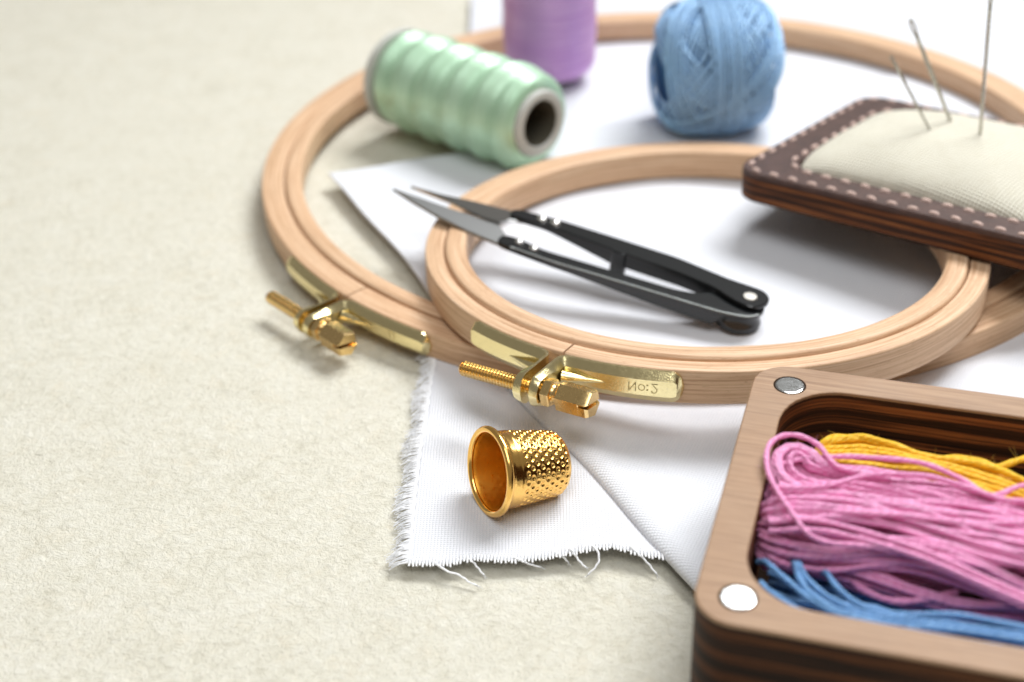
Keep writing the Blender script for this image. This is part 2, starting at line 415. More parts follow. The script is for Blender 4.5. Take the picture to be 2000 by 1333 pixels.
# ------------------------------------------------------------------ white cloth
BX, BY, BR0, BR1 = 46.5, 363.2, 102.1, 112.9          # large hoop centre, inner and outer radius
def press(x, y):
    """1 away from the large hoop, 0 under its ring: the hoop presses the cloth flat"""
    d = np.abs(np.hypot(x - BX, y - BY) - 107.5)
    g = np.clip((d - 5.6) / 7.0, 0, 1); return g * g * (3 - 2 * g)
def hump(x, y):
    return 0.35 * np.sin(x * 0.11 + 0.6 * np.sin(y * 0.06)) * np.sin(y * 0.083 + 1.2) + 0.18 * np.sin(x * 0.27 + y * 0.19)

cloth = empty('linen_cloth', 'white woven cloth lying folded under the hoops with a frayed front corner', 'cloth', (0, 200, 0))
CO = np.array([0, 200, 0.0])
def front_y(x):
    return np.interp(x, [-22, -13, -8.8, -1.6, 5, 9.8, 13.3, 17.5, 23, 26, 60, 300], [201.0, 200.3, 201.2, 200.9, 201.3, 202.0, 202.6, 202.9, 200.9, 200.4, 201, 201]) + 0.12 * np.sin(x * 2.3)
def left_x(y):
    return np.interp(y, [195, 201.5, 214, 232, 265, 489], [-20.2, -20.0, -19.9, -19.5, -17.6, -11.5]) + 0.12 * np.sin(y * 1.7)
def lower_z(x, y):
    e = y - front_y(x)
    lift = (1.15 * np.exp(-((x - 15) / 8.5) ** 2) + 0.55 * np.exp(-((x + 8) / 5.0) ** 2) + 0.25) * np.exp(-np.clip(e, 0, 99) / 5.0)
    liftl = 0.5 * np.exp(-np.clip(x - left_x(y), 0, 99) / 4.0)
    return 0.22 + (0.35 + 0.4 * hump(x, y) * np.clip(e / 10, 0, 1) + 0.8 * lift + liftl - 0.5 * np.exp(-np.clip(x - left_x(y), 0, 99) / 2.0)) * press(x, y)
def spaced(a, b, fine_to, df, dc):
    return np.concatenate([np.arange(a, fine_to, df), np.arange(fine_to, b + dc, dc)])
gx = spaced(0, 250, 75, 1.0, 6.0); gy = spaced(0, 313, 100, 1.0, 5.0)
X, Y = np.meshgrid(gx, gy, indexing='ij')
yy = front_y(X - 20) * np.clip(1 - Y / 40, 0, 1) + 201 * (1 - np.clip(1 - Y / 40, 0, 1)) + Y
xx = left_x(yy) + X
zz = lower_z(xx, yy)
mb = MB(); F, _ = grid_faces(len(gx), len(gy)); mb.add(np.stack([xx, yy, zz], -1).reshape(-1, 3) - CO, F)
o = mb.build('lower_layer', M['linen_low'], cloth)
sd = o.modifiers.new('thickness', 'SOLIDIFY'); sd.thickness = 0.35 * S; sd.offset = -1

# upper layer: a folded corner lying on the lower layer
C1 = np.array([-49.6, 362.9]); dA = np.array([79.7, -172.0]); LA = np.linalg.norm(dA) ; dA /= LA
dB = np.array([33.7, 12.2]); dB /= np.linalg.norm(dB)
ga = spaced(0, 235, 205, 1.4, 5.0); gb = np.concatenate([[0, .25, .55, .9, 1.3, 1.8, 2.5, 3.3], np.arange(4.2, 60, 1.6), np.arange(60, 300, 6.0)])
A_, B_ = np.meshgrid(ga, gb, indexing='ij')
wob = 0.7 * np.sin(A_ * 0.045) + 0.35 * np.sin(A_ * 0.13 + 1)
xx = C1[0] + A_ * dA[0] + (B_ + wob * np.exp(-B_ / 20)) * dB[0]
yy = C1[1] + A_ * dA[1] + (B_ + wob * np.exp(-B_ / 20)) * dB[1]
pr = press(xx, yy)
edge = 1 - np.exp(-B_ / 0.9)
farlift = np.clip(1 - A_ / 75, 0, 1)                      # the corner on the bare table stands off it
toplift = np.clip(1 - A_ / 3.0, 0, 1)
roll = np.sqrt(np.clip(1 - (1 - np.clip(B_ / 3.4, 0, 1)) ** 2, 0, 1))       # rounded fold
onlow = np.clip((A_ - 60) / 25, 0, 1)
zz = 0.55 + (0.15 + 2.0 * roll * onlow + 1.3 * (1 - onlow) + 0.9 * farlift ** 0.5 * np.exp(-B_ / 16) - 0.8 * np.clip((B_ - 3.4) / 14, 0, 1) * onlow
             + 0.75 * hump(xx * 0.8 + 9, yy * 0.7) * np.clip(B_ / 8, 0, 1)) * pr
mb = MB(); F, _ = grid_faces(len(ga), len(gb)); mb.add(np.stack([xx, yy, zz], -1).reshape(-1, 3) - CO, F)
o = mb.build('upper_layer', M['linen_up'], cloth)
sd = o.modifiers.new('thickness', 'SOLIDIFY'); sd.thickness = 0.55 * S; sd.offset = -1

# frayed edges: weft yarns sticking out of the left edge, short ends along the front edge
mb = MB()
y = 200.9
while y < 292:
    x0 = float(left_x(y)); z0 = float(lower_z(np.array(x0), np.array(y)))
    ln = 3.3 + 0.6 * math.sin(y * 0.35) + 0.35 * math.sin(y * 1.3) + rnd.uniform(-0.5, 0.4)
    clump = 0.35 * math.sin(y * 1.05) + 0.15 * math.sin(y * 2.9)
    j1, j2, j3 = rnd.uniform(-.12, .12), rnd.uniform(-.22, .22), rnd.uniform(0, .3)
    P = [(x0 + 0.5, y, z0 + 0.05), (x0, y, z0 + 0.08), (x0 - ln * 0.3, y + j1, z0 - .15 + rnd.uniform(-.1, .25)), (x0 - ln * 0.62, y + clump * 0.4 + j1 + j2 * .4, z0 - 0.6 + j3), (x0 - ln, y + clump * 0.8 - 0.4 + j2, z0 - 1.25 + j3)]
    tube(mb, smooth_path(np.array(P) - CO, 13), np.linspace(0.19, 0.09, 13), 6)
    if rnd.random() < 0.45:
        e = np.array(P[-2]); tube(mb, np.array([e, e + [-ln * .2, rnd.uniform(-.5, .5), .15], e + [-ln * .45, rnd.uniform(-.8, .8), .1]]) - CO, [0.09, 0.07, 0.04], 4)
    y += 0.34
x = -19.8
while x < 31:
    y0 = float(front_y(np.array(x))); z0 = float(lower_z(np.array(x), np.array(y0)))
    ln = 0.35 + 0.45 * abs(math.sin(x * 1.9)) + rnd.uniform(0, 0.35)
    P = [(x, y0 + 1.1, z0 + 0.07), (x, y0, z0 + 0.08), (x + rnd.uniform(-.12, .12), y0 - ln, z0 - 0.12)]
    tube(mb, smooth_path(np.array(P) - CO, 6), 0.2, 6)
    x += 0.62
o = mb.build('frayed_edge', M['yarn'], cloth); o['kind'] = 'stuff'

LOOSE = [
    [(-15.7, 200.9, 1.0), (-14.2, 199.6, 0.9), (-12.9, 198.6, 0.7), (-11.2, 198.1, 0.6), (-10.0, 197.4, 0.5), (-9.2, 196.8, 0.4), (-7.6, 195.9, 0.35)],
    [(-9.6, 201.4, 1.2), (-8.6, 200.9, 1.2), (-7.5, 199.8, 0.8), (-6.4, 198.7, 0.4)],
    [(-1.0, 201.2, 1.1), (0.5, 200.6, 1.0), (2.0, 200.2, 0.8), (4.0, 200.1, 0.6)],
    [(6.6, 202.0, 1.3), (8.0, 201.4, 1.2), (8.9, 200.9, 1.0)],
    [(9.4, 202.4, 1.8), (10.0, 201.6, 1.7), (11.0, 200.2, 1.2), (12.1, 199.3, 0.9)],
    [(13.3, 202.8, 2.0), (14.2, 201.8, 1.9), (14.6, 200.4, 1.4), (14.2, 199.3, 1.0), (13.3, 198.4, 0.7), (12.4, 197.9, 0.5)],
    [(20.3, 202.4, 1.9), (21.7, 201.0, 1.5), (23.3, 199.5, 0.9), (24.7, 197.6, 0.4)],
]
for P in LOOSE:
    mb = MB(); q = smooth_path(np.array(P) - CO, 26); q[:, 2] -= 1.1 * np.linspace(0, 1, 26) ** 1.5; q[:, 0] += 0.08 * np.sin(np.arange(26) * 1.1)
    tube(mb, q, np.linspace(0.23, 0.17, 26), 7)
    for _ in range(4):                                    # split end
        e = q[-1]; d = (q[-1] - q[-4]); d = d / np.linalg.norm(d) + nrg.normal(0, 0.35, 3)
        d[2] = min(d[2], 0.1); tube(mb, [e - d * .1, e + d * 0.35, e + d * 0.75], [0.07, 0.05, 0.03], 4)
    mb.build('loose_thread', M['yarn'], cloth)

# ------------------------------------------------------------------ embroidery hoops
def strip(mb, path, nrm, width_f, t_f, zc, lip):
    """pressed tray strip: path in hoop plane, nrm outward, width along z, bevelled face"""
    n = len(path); R = []
    for i in range(n):
        w = width_f[i] / 2; t = t_f[i]; l = min(lip[i], w * 0.6)
        p = path[i]; q = nrm[i]
        pts = [(0, -w), (0.35 * t, -w), (t, -w + l), (t, w - l), (0.35 * t, w), (0, w)]
        R.append([(p[0] + q[0] * a, p[1] + q[1] * a, zc + z) for a, z in pts])
    V = np.array(R); F, UV = grid_faces(n, 6, False, True, list(range(n + 1)), list(range(7)))
    F += [tuple(range(6)), tuple((n - 1) * 6 + j for j in range(6))[::-1]]; UV += [[(0, 0)] * 6] * 2
    mb.add(V.reshape(-1, 3), F, UV)

def hoop(name, label, R_out, R_gap, R_in, height, loc, mat3, split_deg, ang, s_shift, mats, stamp, lbl2):
    root = empty(name, label, 'embroidery hoop', loc, mat3, group=None)
    uvr = (R_out + R_in) / 2
    sp = math.radians(split_deg); gap = 0.22 / R_out
    mb = MB(); lathe(mb, rrect_prof(R_gap + 0.1, R_out, -height, 0, 0.55), 220, sp + gap, sp + 2 * PI - gap, True, uvr=uvr)
    mb.build('outer_ring', mats[0], root, True, 50)
    mb = MB(); lathe(mb, rrect_prof(R_in, R_gap - 0.12, -height + 0.5, 0.75, 1.1), 220, 0, 2 * PI, True, uvr=uvr)
    mb.build('inner_ring', mats[1], root, True, 50)
    # local tangent frame at the split
    er = np.array([math.cos(sp), math.sin(sp)]); et = np.array([-math.sin(sp), math.cos(sp)])
    zc = -height * 0.5 + 0.2; H = height - 0.8
    def arm(side, s0, a_end):
        """side +1: bracket on the increasing-angle side; s0: tangent position of its tab"""
        pts = []; nr = []
        r0 = R_out + 0.05
        a_s = sp + side * 0.001 + (s0 + side * 2.6) / r0
        for k in range(26):
            a = a_end + (a_s - a_end) * k / 25
            pts.append((r0 * math.cos(a), r0 * math.sin(a))); nr.append((math.cos(a), math.sin(a)))
        # bend outward
        p0 = er * r0 + et * s0
        rb = 2.2; tb = side
        for k in range(1, 7):
            th = PI / 2 * k / 6
            c = er * (r0 + rb + 0.15) + et * (s0 + tb * rb)
            d = -er * math.cos(th) - et * tb * math.sin(th)
            pts.append(tuple(c + d * rb)); nr.append(tuple(-d))
        for k in range(1, 14):
            r = r0 + rb + 0.15 + k * (9.6 - rb) / 9
            pts.append(tuple(er * r + et * s0)); nr.append(tuple(et * tb))
        pts = np.array(pts); L = np.concatenate([[0], np.cumsum(np.linalg.norm(np.diff(pts, axis=0), axis=1))]); T = L[-1]
        w = np.full(len(pts), H); th_ = np.full(len(pts), 1.75)
        # rounded ends: resample extra points near both ends
        ext = []
        Ls = np.unique(np.concatenate([L, np.linspace(0, 2.7, 9), T - np.linspace(0, 2.7, 9)]))
        pts = np.column_stack([np.interp(Ls, L, pts[:, i]) for i in (0, 1)]); nr = np.column_stack([np.interp(Ls, L, np.array(nr)[:, i]) for i in (0, 1)])
        nr /= np.linalg.norm(nr, axis=1)[:, None]
        q0 = np.clip(1 - (1 - np.clip(Ls / 2.7, 0, 1)) ** 2, 0, 1) ** 0.5; q1 = np.clip(1 - (1 - np.clip((T - Ls) / 2.7, 0, 1)) ** 2, 0, 1) ** 0.5
        w = 0.3 + (H - 0.3) * np.minimum(q0, q1); th_ = 0.35 + 1.4 * np.clip(Ls / 1.3, 0, 1)
        th_ = np.where(Ls > T - 11, 1.8, th_)
        mb = MB(); strip(mb, pts, nr, w, th_, zc, np.interp(T - Ls, [4.5, 9.5], [0.45, 1.6]))
        # stiffening rib running from the bend along the face
        rib = []
        for k in range(12):
            s = s0 + side * (1.9 + 8.5 * k / 11); a = sp + s / r0; r = r0 + 1.55 + 1.5 * (1 - k / 11) ** 1.3
            rib.append((r * math.cos(a), r * math.sin(a), zc - 0.1))
        tube(mb, rib, np.linspace(1.35, 0.12, 12), 12)
        return mb.build('clamp_bracket', M['brass'], root, True, 34)
    left = arm(-1, s_shift - 2.4, math.radians(ang[0])); right = arm(1, s_shift - 0.5, math.radians(ang[1]))
    # stamped mark on the right bracket (pressed in mirror-wise, so it reads flipped)
    mb = MB(); r1 = R_out + 0.05 + 1.75
    def P(s, z): a = sp + s / r1; return (r1 * math.cos(a), r1 * math.sin(a), zc + z)
    def stroke(pts, rad=0.115): tube(mb, [P(s, z) for s, z in pts], rad, 6)
    st = stamp
    if st:
        x = 15.0 + s_shift; h = 1.0
        stroke([(x, h), (x, -h)]); stroke([(x + 1.35, h), (x + 1.35, -h)]); stroke([(x, -h), (x + 1.35, h)])       # N, flipped top to bottom
        stroke([(x + 2.55 + 0.62 * math.cos(q * PI / 9), -0.02 + 0.66 * math.sin(q * PI / 9)) for q in range(19)])     # o
        for zz_ in (0.62, -0.45): stroke([(x + 3.72, zz_ - .1), (x + 3.72, zz_ + .1)], 0.2)                                # :
        stroke([(x + 5.75, h), (x + 4.55, h), (x + 5.1, 0.45), (x + 5.62, -0.15), (x + 5.6, -0.62), (x + 5.25, -h), (x + 4.85, -h), (x + 4.55, -0.6)])   # 2, flipped top to bottom
        mb.build('size_stamp', M['stamp'], right)
    else:
        x = 15.5 + s_shift
        for dx in (0, 1.4): stroke([(x + dx, 0.9), (x + dx, -0.9)])
        mb.build('size_stamp', M['stamp'], right)
    # screw along the tangent
    r_s = R_out + 9.9; frame = lambda s, a, b: er * (r_s + a) + et * s    # a radial, b vertical
    def to_local(V):   # V: (s, a, b)
        V = np.asarray(V, float); xy = (r_s + V[:, 1])[:, None] * er[None] + (V[:, 0] + s_shift)[:, None] * et[None]
        return np.column_stack([xy, zc + V[:, 2]])
    def axial(mb, prof, n=24, flat=None):
        q = MB(); lathe(q, prof, n, axis='x'); V = np.concatenate(q.v); mb.add(to_local(V), q.f, q.uv)
    prof = [(0.01, -18.3), (1.1, -18.3), (1.42, -17.9)]
    s = -17.9
    while s < -0.2:
        prof += [(1.18, s), (1.58, s + 0.30), (1.58, s + 0.38), (1.18, s + 0.66)]; s += 0.72
    prof += [(1.5, 0.0), (1.5, 3.0), (0.01, 3.0)]
    mb = MB(); axial(mb, prof, 20)
    screw = mb.build('clamp_screw', M['brass_gold'], root, True, 40)
    def hexa(r, ph=0.3): return [(r * math.cos(ph + k * PI / 3), r * math.sin(ph + k * PI / 3)) for k in range(6)]
    def hexprism(mb, r, s0, s1, ch, cut=None):
        rings = []
        for s, rr in ((s0, r - ch), (s0 + ch, r), (s1 - ch, r), (s1, r - ch)):
            rings.append([(s, a, b) for a, b in hexa(rr)])
        V = to_local(np.array(rings).reshape(-1, 3)); F = []
        for k in range(3):
            for i in range(6): F.append((k * 6 + i, k * 6 + (i + 1) % 6, (k + 1) * 6 + (i + 1) % 6, (k + 1) * 6 + i))
        F += [tuple(range(6))[::-1], tuple(18 + i for i in range(6))]; mb.add(V, F)
    mb = MB(); hexprism(mb, 2.95, 1.55, 3.5, 0.22)
    mb.build('lock_nut', M['brass_gold'], screw, False)
    mb = MB(); axial(mb, [(0.01, 3.45), (2.0, 3.45), (1.75, 3.9), (1.75, 4.5), (2.15, 5.1), (0.01, 5.1)], 24)
    # hexagonal knob; its outer end is split by the driver slot
    hexprism(mb, 3.1, 5.0, 10.4, 0.2)
    hx = hexa(3.08)
    for sgn in (1, -1):
        ca, sa = math.cos(0.15), math.sin(0.15)          # slot direction
        nrm_ = (-sa * sgn, ca * sgn)
        poly = []
        for i in range(6):
            p, q = hx[i], hx[(i + 1) % 6]
            dp = p[0] * nrm_[0] + p[1] * nrm_[1] - 0.30; dq = q[0] * nrm_[0] + q[1] * nrm_[1] - 0.30
            if dp >= 0: poly.append(p)
            if dp * dq < 0:
                u_ = dp / (dp - dq); poly.append((p[0] + (q[0] - p[0]) * u_, p[1] + (q[1] - p[1]) * u_))
        n = len(poly); cen = np.mean(poly, 0)
        r2 = [tuple(cen + (np.array(p) - cen) * 0.84) for p in poly]
        V = [(10.2, a, b) for a, b in poly] + [(11.7, a, b) for a, b in poly] + [(12.3, a, b) for a, b in r2]
        F = [((k * n + i), k * n + (i + 1) % n, (k + 1) * n + (i + 1) % n, (k + 1) * n + i) for k in range(2) for i in range(n)] + [tuple(2 * n + i for i in range(n))]
        mb.add(to_local(np.array(V)), F)
    mb.build('screw_head', M['brass_gold'], screw, True, 25)
    return root

big = hoop('embroidery_hoop', 'larger wooden embroidery hoop lying flat on the cloth and table, brass screw at its left', 112.9, 106.8, 102.1, 6.6, (46.5, 363.2, 6.75), ((1, 0, 0), (0, 1, 0), (0, 0, 1)),
     -138.3, (-152.2, -124.7), 0.9, (M['beech_c'], M['beech_d']), False, '')
n_s = (-0.002, 0.073, 1.0)
small = hoop('embroidery_hoop', 'smaller wooden embroidery hoop leaning on the larger one, brass screw above the thimble', 65.0, 60.5, 55.3, 7.5, (45.24, 299.45, 13.18), basis((1, 0, 0), n_s),
     -122.5, (-145.0, -100.3), 0.0, (M['beech_a'], M['beech_b']), True, '')

# ------------------------------------------------------------------ thimble
ax = Vector((0.872, 0.425, -0.205)).normalized()
th = empty('thimble', 'gold dimpled thimble lying on its side on the white cloth', 'thimble', (-4.9, 216.9, 8.8), basis((0.3, -0.6, 0.7), ax))
def thim_r(s):
    return np.interp(s, [0, 0.8, 2.0, 13.6, 14.6, 15.4, 16.0, 16.35, 16.5], [7.95, 7.8, 7.7, 6.55, 6.3, 5.85, 5.1, 4.2, 3.2])
ns, na = 190, 440
Sv = np.concatenate([np.linspace(0.2, 13.8, 160), np.linspace(13.9, 16.5, 30)]); Av = np.arange(na) * 2 * PI / na
Sg, Ag = np.meshgrid(Sv, Av, indexing='ij')
rr = thim_r(Sg)
# step below the smooth band
rr = rr - 0.10 / (1 + np.exp(-(Sg - 1.5) * 9)) + 0.06 / (1 + np.exp(-(Sg - 3.4) * 14))
pit_n = 26; row = 1.20
for k in range(9):
    s0 = 4.6 + k * row
    q = ((Ag / (2 * PI) * pit_n + 0.5 * (k % 2)) % 1.0) - 0.5
    da = q * (2 * PI * 7.0 / pit_n); ds = Sg - s0
    d2 = np.sqrt(da ** 2 + ds ** 2)
    rr = rr - 0.23 * np.clip(1 - (d2 / 0.52) ** 2, 0, 1) ** 0.8 + 0.03 * np.exp(-((d2 - 0.56) / 0.08) ** 2)
V = np.stack([rr * np.cos(Ag), rr * np.sin(Ag), Sg * 0.93], -1).reshape(-1, 3)
F, UV = grid_faces(ns, na, False, True, list(Sv) + [0], list(range(na + 1)))
mb = MB(); mb.add(V, F, UV)
mb.f.append([(ns - 1) * na + j for j in range(na)]); mb.uv.append([(0, 0)] * na)
mb.build('thimble_body', M['gold'], th, True)
mb = MB()
Si = np.linspace(0.1, 15.6, 60); Sg, Ag = np.meshgrid(Si, Av, indexing='ij')
ri = thim_r(Sg) - 0.55
for k in range(9):
    s0 = 4.6 + k * row
    q = ((Ag / (2 * PI) * pit_n + 0.5 * (k % 2)) % 1.0) - 0.5
    d2 = np.sqrt((q * (2 * PI * 7.0 / pit_n)) ** 2 + (Sg - s0) ** 2)
    ri = ri - 0.05 * np.clip(1 - (d2 / 0.3) ** 2, 0, 1) * (1 if k % 3 == 1 else 0.25)
V = np.stack([ri * np.cos(Ag), ri * np.sin(Ag), Sg * 0.93], -1).reshape(-1, 3); F, _ = grid_faces(60, na, False, True)
mb.add(V, [f[::-1] for f in F]); nb = mb.n
mb.f.append([nb - na + j for j in range(na)]); mb.uv.append([(0, 0)] * na)
mb.build('inner_wall', M['gold_dull'], th, True)
mb = MB(); q = [(8.02 + 0.72 * math.cos(a) * 0.95, 0.1 + 0.72 * math.sin(a)) for a in np.arange(20) * 2 * PI / 20]
lathe(mb, q, 160, 0, 2 * PI, True); mb.build('rolled_rim', M['gold'], th)

# ------------------------------------------------------------------ wooden box
UA = math.radians(-17.4)
u_ = np.array([math.cos(UA), math.sin(UA)]); v_ = np.array([-u_[1], u_[0]])
borg = u_ * (-23.4) + v_ * 155.6
BZ = TZ + 0.1; BT = 28.0
box = empty('thread_box', 'open square box of dark plywood with pale walnut rim and round magnets', 'wooden box', (borg[0], borg[1], 0), None, UA)
OUT = round_rect(0, 70.2, 0, 70.2, 6.5); INN = round_rect(6.2, 64.0, 5.9, 63.9, 11.0)
def ring_between(mb, A, za, B, zb):
    n = len(A); V = np.concatenate([np.column_stack([A, np.full(n, za)]), np.column_stack([B, np.full(n, zb)])])
    mb.add(V, [(i, (i + 1) % n, n + (i + 1) % n, n + i) for i in range(n)])
mb = MB(); tv = 0.6
ring_between(mb, OUT, BZ, OUT, BT - tv)
ring_between(mb, OUT, BT - tv, INN, BT - tv)
n = len(INN); mb.add(np.column_stack([OUT, np.full(n, BZ)]), [tuple(range(n))[::-1]])
mb.build('box_body', M['ply'], box, True, 40)
mb = MB(); ring_between(mb, INN, BT - tv, INN, 5.9); mb.build('inner_wall', M['ply_in'], box, True, 40)
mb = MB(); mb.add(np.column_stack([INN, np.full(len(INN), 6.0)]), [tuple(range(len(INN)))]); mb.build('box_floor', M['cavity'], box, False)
mb = MB(); cen = np.array([35.1, 35.1])
def inset(P, d):
    e = np.roll(P, -1, 0) - P; e /= np.linalg.norm(e, axis=1)[:, None] + 1e-9
    nr = np.column_stack([-e[:, 1], e[:, 0]]); nn = nr + np.roll(nr, 1, 0); nn /= np.linalg.norm(nn, axis=1)[:, None] + 1e-9
    return P + nn * d
o1 = inset(OUT, -0.02); o2 = inset(OUT, 0.22); i1 = inset(INN, -0.02)
jag = INN + nrg.normal(0, 0.03, INN.shape)
ring_between(mb, o1, BT - tv, o1, BT - 0.2); ring_between(mb, o1, BT - 0.2, o2, BT); ring_between(mb, o2, BT, inset(jag, -0.15), BT); ring_between(mb, inset(jag, -0.15), BT, jag, BT - 0.12); ring_between(mb, jag, BT - 0.12, jag, BT - tv)
mb.build('veneer_rim', M['veneer'], box, True, 30)
for mx_, my_ in ((6.6, 63.85), (6.4, 5.9), (63.7, 63.85), (63.7, 5.9)):
    mb = MB(); lathe(mb, [(2.60, BT + 0.012), (2.92, BT + 0.012)], 40, org=(mx_, my_, 0))
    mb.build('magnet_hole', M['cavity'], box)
    mb = MB(); lathe(mb, [(0.01, BT + 0.10), (2.35, BT + 0.10), (2.55, BT + 0.05), (2.66, BT - 0.05), (2.66, BT - 0.3)], 40, org=(mx_, my_, 0))
    mb.build('magnet', M['magnet'], box, True, 12)

# ------------------------------------------------------------------ thread skeins in the box (box coordinates)
def skein(name, label, mat, strands, r=0.62, k=7, hairs=0):
    root = empty(name, label, 'thread skein', (borg[0], borg[1], 0), None, UA)
    mb = MB()
    for P in strands:
        q = smooth_path(P, max(24, int(len(P) * 9)))
        tube(mb, q, r * rnd.uniform(0.85, 1.12) * (1 + 0.10 * np.sin(np.arange(len(q)) * rnd.uniform(.5, .9) + rnd.uniform(0, 6))), k)
        for _ in range(hairs * 2):                             # stray fibres
            e = q[rnd.randrange(2, len(q) - 2)]; d1 = nrg.normal(0, 0.5, 3); d1[2] = abs(d1[2]); d2 = d1 + nrg.normal(0, 0.4, 3)
            tube(mb, [e, e + d1, e + d1 + d2 * .8], [0.035, 0.03, 0.018], 3, cap=False)
    mb.build('thread_bundle', mat, root); return root
def wav(a, f, p): return lambda u: a * math.sin(u * f + p)
pink = []
N = 50
for i in range(N):
    f = i / (N - 1); ph = math.radians(-38 + 232 * f) + rnd.uniform(-.06, .06)
    dr = rnd.uniform(0.86, 1.03); p = rnd.uniform(0, 6.3); a = rnd.uniform(0.15, 0.5); uL = 7.4 + rnd.uniform(-.6, 1.2)
    cl = (i * 5 // N)                                      # neighbouring strands wander together
    def at(u, q=1.0):
        vc = np.interp(u, [7, 16, 28, 40, 64], [32.6, 33.4, 34.0, 32.2, 29.5]); hw = np.interp(u, [7, 28, 64], [8.6, 8.2, 10.0]); hz = np.interp(u, [7, 20, 64], [7.0, 7.2, 7.8])
        v = vc - hw * dr * math.cos(ph) * q + a * math.sin(u * 0.22 + p) + 1.1 * math.sin(u * 0.15 + cl * 1.9)
        z = 20.0 + hz * dr * math.sin(ph) * q + 0.4 * math.sin(u * 0.19 + p * 2) + 0.8 * math.sin(u * 0.15 + cl * 2.7)
        return (u, v, z)
    top = [at(u) for u in (61, 54, 47, 40, 33, 26, 19, 13, uL + 2.2)]
    e = at(uL); q0 = 0.45
    b0 = at(uL, q0)
    mid = (uL - 0.5, (e[1] + b0[1]) / 2, (e[2] + b0[2]) / 2)
    pink.append(top + [(uL + 0.3, e[1] * .85 + b0[1] * .15, e[2] * .85 + b0[2] * .15), mid, (uL + 0.4, b0[1] * .85 + e[1] * .15, b0[2] * .85 + e[2] * .15)] + [at(u, q0) for u in (uL + 2.5, 14, 24, 36, 48, 61)])
for i in range(14):
    v0 = 29.0 + rnd.random() * 9; z0 = rnd.uniform(16, 23); p = rnd.uniform(0, 6.3)
    pink.append([(u, v0 + 0.6 * math.sin(u * .2 + p), z0 + 0.5 * math.sin(u * .15 + p)) for u in range(10, 62, 6)])
for i in range(13):                                        # rear shoulder of the bundle, leaning on the yellow skein
    p = rnd.uniform(0, 6.3); q = rnd.random()
    pink.append([(u, np.interp(u, [8, 20, 34, 42, 60], [40.0, 41.8, 42.0, 39.2, 38.0]) + 2.2 * (q - .5) + .5 * math.sin(u * .2 + p), 25.2 + 1.6 * q + .4 * math.sin(u * .22 + p)) for u in (8, 12, 18, 24, 30, 36, 42, 48, 58)])
for i in range(14):                                        # looser strands wandering over the top
    p = rnd.uniform(0, 6.3); v0 = rnd.uniform(30, 41); sl = rnd.uniform(-.22, .16); a = rnd.uniform(.6, 1.5)
    pink.append([(u, v0 + sl * (u - 25) + a * math.sin(u * .16 + p), 27.4 - 0.05 * (v0 + sl * (u - 25) - 34) ** 2 + 0.5 * math.sin(u * .23 + p * 2)) for u in (8.5, 14, 20, 26, 32, 38, 44, 50, 58)])
for i in range(11):                                        # the gathered end of the skein inside the standing loop
    q = rnd.uniform(.25, .95); dz = rnd.uniform(-1.6, .2)
    pink.append([(11 + (u - 11) * q + (0 if k else 3), 40.5 + (v - 40.5) * q, z + dz) for k, (u, v, z) in enumerate([(26, 42.5, 26.6), (17.5, 41.6, 28.0), (13.5, 44.0, 28.8), (10.2, 45.0, 29.1), (7.6, 43.6, 29.2), (6.4, 40.6, 29.0), (7.2, 36.6, 28.4), (10.5, 33.5, 27.8), (16, 31.5, 27.4), (26, 31, 27.0)])])
# strands that stand out in the photograph
pink.append([(24, 43.5, 26.5), (17.5, 40.7, 28.6), (13.7, 44.6, 29.6), (10.2, 46.0, 30.0), (7.2, 44.6, 30.2), (5.7, 41.2, 30.0), (6.5, 35.6, 29.6), (8.9, 30.7, 29.2), (11.9, 26.4, 28.6), (14.6, 23.9, 27.4), (18, 24.0, 26.2), (25, 25.2, 25.8), (35, 24.6, 25.6), (47, 20.4, 25.4), (60, 18, 25)])
pink.append([(7.0, 38.6, 28.0), (11, 41.2, 28.6), (17.4, 44.0, 28.4), (24, 45.4, 28.3), (30.6, 45.8, 28.2), (36.4, 43.6, 28.0), (41.7, 40.4, 27.8), (46.8, 44.2, 28.0), (56, 47, 27.5)])
pink.append([(7.2, 33.2, 28.2), (12, 33.6, 28.6), (16.7, 35.2, 28.9), (22.8, 39.5, 29.0), (30.8, 41.6, 28.8), (37, 40.8, 28.6), (42.9, 39.2, 28.3), (47, 39.5, 28.2), (58, 39, 28)])
pink.append([(8.2, 26, 26.8), (15, 27.6, 27.3), (24.1, 26.8, 27.0), (32, 25.0, 26.8), (39.7, 22.2, 26.4), (47.1, 19.4, 26.0), (58, 16, 25.5)])
pink.append([(8.4, 25, 25.8), (16, 26.4, 26.4), (25, 25.6, 26.3), (33, 23.6, 26.2), (40, 20.9, 26.0), (47.5, 18.2, 25.6), (58, 15, 25.0)])
pink.append([(15, 30, 20), (19.6, 28.6, 18.5), (23.1, 24.5, 18), (28.1, 22.5, 18), (32.8, 23.3, 18.5), (38, 25.5, 19.5)])
skein('thread_skein', 'bright pink floss skein lying across the middle of the open wooden box', M['pink'], pink, 0.52, 8, 6)

